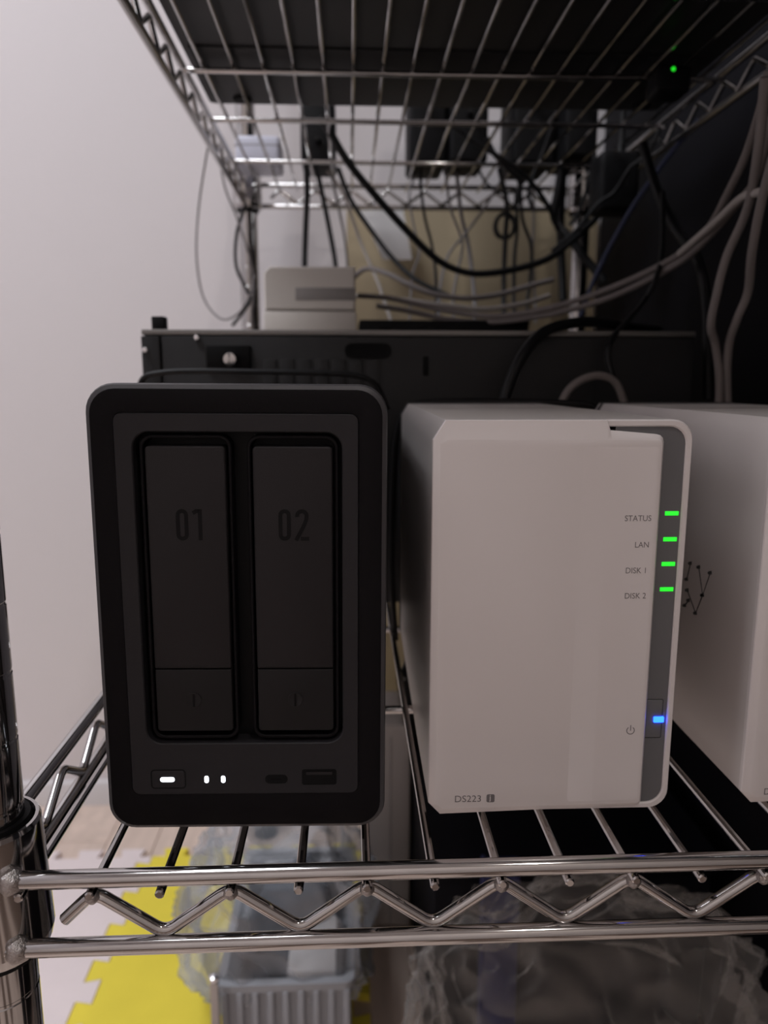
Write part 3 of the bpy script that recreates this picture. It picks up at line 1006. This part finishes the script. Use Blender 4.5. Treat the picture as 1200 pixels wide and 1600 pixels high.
cable([(1210, 290, 460), (1188, 300, 475), (1160, 308, 500), (1120, 345, 560), (1062, 396, 625)], 2.7, 'taupe', 'short taupe cable joining the grey pair near the right edge', group=GC)
cable([(1092, 186, 770), (1040, 250, 790), (992, 318, 810), (955, 382, 825), (925, 445, 835), (905, 500, 840)], 2.6, 'cable_blue', 'blue cable slanting down in front of the dark cabinet')
cable([(1005, 225, 760), (1028, 300, 730), (1058, 362, 700), (1090, 405, 640), (1104, 470, 620), (1106, 550, 600), (1106, 625, 590)], 4.2, 'cable_black', 'black power cord crossing over the grey cable pair')
cable([(1036, 300, 700), (1035, 385, 670), (1026, 432, 640), (1006, 470, 640), (985, 496, 600), (956, 530, 553), (950, 560, 545), (962, 605, 540)], 2.2, 'cable_black', 'thin black cord hooking around the grey cable pair')
cable([(872, 640, 530), (888, 610, 530), (910, 593, 532), (938, 587, 535), (962, 598, 538), (975, 628, 540)], 2.8, 'cable_grey', 'grey cable arching up behind the white storage unit', group=GC)
cable([(783, 640, 525), (797, 596, 528), (818, 553, 534), (848, 520, 545), (884, 507, 556), (930, 503, 580), (990, 512, 640), (1030, 516, 720)], 4.0, 'cable_black', 'black cord arching over the case edge behind the white unit')
cable([(212, 640, 525), (222, 594, 522), (250, 583, 520), (300, 580, 519), (400, 581, 518), (500, 583, 518), (560, 588, 520), (588, 603, 522), (606, 640, 525)], 2.0, 'cable_black',
      'black cord draped across the back of the black storage unit')
cable([(618, 1000, 530), (612, 900, 528), (614, 760, 526), (620, 680, 524), (634, 642, 523), (665, 629, 522), (760, 627, 521), (860, 629, 521), (925, 634, 522), (945, 660, 523)], 2.2, 'cable_black',
      'black cord running up between the units and over the white one')
cable([(640, 660, 545), (646, 760, 540), (640, 870, 535), (652, 900, 530), (650, 960, 530)], 2.4, 'cable_black', 'black cord hanging behind the gap between both units')
cable([(630, 650, 550), (628, 800, 545), (634, 930, 540), (640, 1020, 520), (628, 1060, 500)], 3.0, 'cable_black', 'black power cord dropping through the gap between both units')

# added sheets: tan paints the wall's warm shade, white its lit patch
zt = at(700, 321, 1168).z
bo = thing('shade_sheet', (186, 1172, FLOOR), 'large flat tan cardboard sheet added as warm shade over the wall behind the rack', 'shade')
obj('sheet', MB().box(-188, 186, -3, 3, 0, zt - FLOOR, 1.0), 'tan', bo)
obj('shade_sheet_line', MB().box(-188, 186, -3.6, -2.8, 430, 433, 0.2), 'taupe', bo)
pa, pb_, pc_, pd = at(560, 322, 1140), at(629, 322, 1140), at(644, 405, 1135), at(598, 405, 1135)
pm = MB()
l0, l1 = [], []
for i in range(9):
    v = i / 8
    for j in range(7):
        u = j / 6
        p = (pa * (1 - u) + pb_ * u) * (1 - v) + (pd * (1 - u) + pc_ * u) * v
        l0.append(p - pc_ + Vector((0, 5 * sin(u * 3.0) * v, 0)))
fs = [(i * 7 + j, i * 7 + j + 1, (i + 1) * 7 + j + 1, (i + 1) * 7 + j) for i in range(8) for j in range(6)]
pm.add(l0, fs)
pm.add([p + Vector((0, 0.6, 0)) for p in l0], fs)
obj('lit_patch_sheet', pm, 'paper', loc=tuple(pc_), label='slanting white sheet added as a lit wall patch behind the thick black cable', cat='paper')

# ------------------------------------------------------------------ things under the shelf
# tall taupe board
q0, q1, qt = at(566, 1400, 860), at(640, 1400, 860), at(620, 1132, 860)
tb = thing('storage_bin', ((q0.x + q1.x) / 2, 900, FLOOR + 10), 'tall narrow taupe bin with a rounded top under the shelf', 'bin')
hw = (q1.x - q0.x) / 2
ht = qt.z - FLOOR - 10
oo = rrect(-hw, 0, hw, ht, (3, 3, 14, 14), 6)
b = MB()
b.plate(oo, -40, 60, 3.0)
obj('body', b, 'taupe', tb)
obj('seam_strip', MB().box(hw * 0.15, hw * 0.22, -40.6, -38, 4, ht - 16), 'beige_dark', tb)
# black tub, blue folder
bk = thing('storage_box', (208, 880, FLOOR), 'large black storage box on the floor under the white units', 'box')
obj('body', MB().box(-132, 140, -236, 230, 0, 236, 6), 'navy', bk)
obj('lid', MB().box(-137, 145, -242, 236, 232, 252, 5), 'navy', bk)
obj('handle', MB().box(-45, 45, -246, -234, 150, 166, 4), 'rubber', bk)
fo = thing('folder', (138, 624, FLOOR), 'dark blue folder standing upright against the black storage box', 'folder')
obj('cover', MB().box(-17, 17, 0, 9, 0, 262, 1.5), 'dark_blue', fo)
obj('spine', MB().box(-18.5, -15, -1, 10, 0, 264, 1), 'dark_blue', fo)

# grey ribbed crate with metal bar
cr = thing('plastic_crate', (-75, 760, FLOOR + 10), 'grey ribbed plastic crate standing under the clear plastic bag', 'crate')
ch = at(420, 1540, 660).z - FLOOR - 10
cl, crr = at(345, 1570, 660).x + 75, at(548, 1570, 660).x + 75
obj('wall', MB().box(cl + 3, crr - 3, -97, -92, 0, ch), 'crate', cr)
obj('wall', MB().box(cl + 3, crr - 3, 112, 117, 0, ch), 'crate', cr)
obj('wall', MB().box(cl, cl + 4, -97, 117, 0, ch), 'crate', cr)
obj('wall', MB().box(crr - 4, crr, -97, 117, 0, ch), 'crate', cr)
obj('bottom', MB().box(cl, crr, -97, 117, 2, 6), 'crate', cr)
rim = MB()
o1, o2 = rrect(cl - 4, -102, crr + 4, 121, 10), rrect(cl + 4, -93, crr - 4, 112, 6)
rim.loops([[(p[0], p[1], ch - 6) for p in o1], [(p[0], p[1], ch + 2) for p in o1], [(p[0], p[1], ch + 2) for p in o2], [(p[0], p[1], ch - 6) for p in o2]], close=True)
obj('rim', rim, 'crate', cr)
rib = mesh_from(MB().box(-3, 3, -6, 0, 0, ch - 6, 1), 'rib', 'crate')
n = int((crr - cl) / 15)
for i in range(n + 1):
    obj('rib', rib, None, cr, (cl + 4 + (crr - cl - 8) * i / n, -97, 0))
pp = obj('paper_stack', MB().box(-24, 24, -20, 60, 0, 20, 0.8), 'paper', loc=(-42, 690, FLOOR + ch - 4), label='small stack of white paper lying in the grey crate', cat='paper')
q = at(338, 1532, 650)
ba = thing('metal_bar', (q.x - 2, 650, FLOOR), 'dark metal bar standing upright beside the grey crate', 'bar')
obj('bar', MB().box(-4, 4, -4, 4, 0, q.z - FLOOR, 1), 'chrome_post', ba)
obj('bar_cap', MB().lathe([(3, 0), (5, 2), (5, 6), (2, 8)], 14, (0, 0, q.z - FLOOR - 1)), 'screw', ba)


# crumpled plastic bags
def bag(name, c, rx, ry, rz, seed, amp, material, label, zmin, fold=0.17):
    bm = bmesh.new()
    bmesh.ops.create_icosphere(bm, subdivisions=6, radius=1.0)
    for v in bm.verts:
        n = v.co.normalized()
        p = Vector((n.x * 1.5 + n.z * 0.6, n.y * 1.5, n.z * 0.8 - n.x * 0.5)) + Vector((seed, seed * 0.7, 0))
        p += Vector((noise.noise(p * 1.3), noise.noise(p * 1.3 + Vector((4, 1, 7))), 0)) * 0.35
        rid = 1 - abs(noise.noise(p * 1.5)) * 2
        rid2 = 1 - abs(noise.noise(Vector((p.x * 3.6, p.y * 3.6, p.z * 1.6)) + Vector((9, 2, 1)))) * 2
        k = 1 + amp * (0.62 * rid + fold * rid2 - 0.3)
        e = 0.75
        sx = (abs(n.x) ** e) * (1 if n.x > 0 else -1)
        sy = (abs(n.y) ** e) * (1 if n.y > 0 else -1)
        sz = (abs(n.z) ** e) * (1 if n.z > 0 else -1)
        v.co = Vector((sx * rx * k, sy * ry * k, sz * rz * k))
        if v.co.z + c[2] < zmin:
            v.co.z = zmin - c[2] + 0.02 * (v.co.z + c[2] - zmin)
    mb = MB()
    bm.verts.index_update()
    zb = min(v.co.z for v in bm.verts)
    mb.add([(v.co.x, v.co.y, v.co.z - zb) for v in bm.verts], [[v.index for v in f.verts] for f in bm.faces])
    bm.free()
    return obj(name, mb, material, loc=(c[0], c[1], c[2] + zb), label=label, cat='plastic bag', angle=80)


bag('plastic_bag', (-80, 752, -396), 98, 82, 90, 2.3, 0.36, 'film', 'clear crumpled plastic bag above the grey crate beside the yellow mat', FLOOR + 14)
bag('plastic_bag', (200, 560, -385), 135, 58, 125, 5.9, 0.34, 'film_dark', 'large smoky see-through plastic bag under the white storage units', FLOOR + 1, 0.34)
sb = thing('cloth_bundle', (-62, 770, FLOOR + 17), 'slate blue cloth bundle inside the clear plastic bag', 'cloth')
bmb = blob_mesh(1.0, 11.0)
bmb.v = [(v[0] * 50, v[1] * 42, (v[2] + 1) * 78) for v in bmb.v]
obj('bundle', bmb, 'slate', sb)
obj('tie', MB().tube([(50 * cos(a * pi / 10) * 0.98, 42 * sin(a * pi / 10), 78) for a in range(20)], 2.0, 6, close=True), 'cable_black', sb)
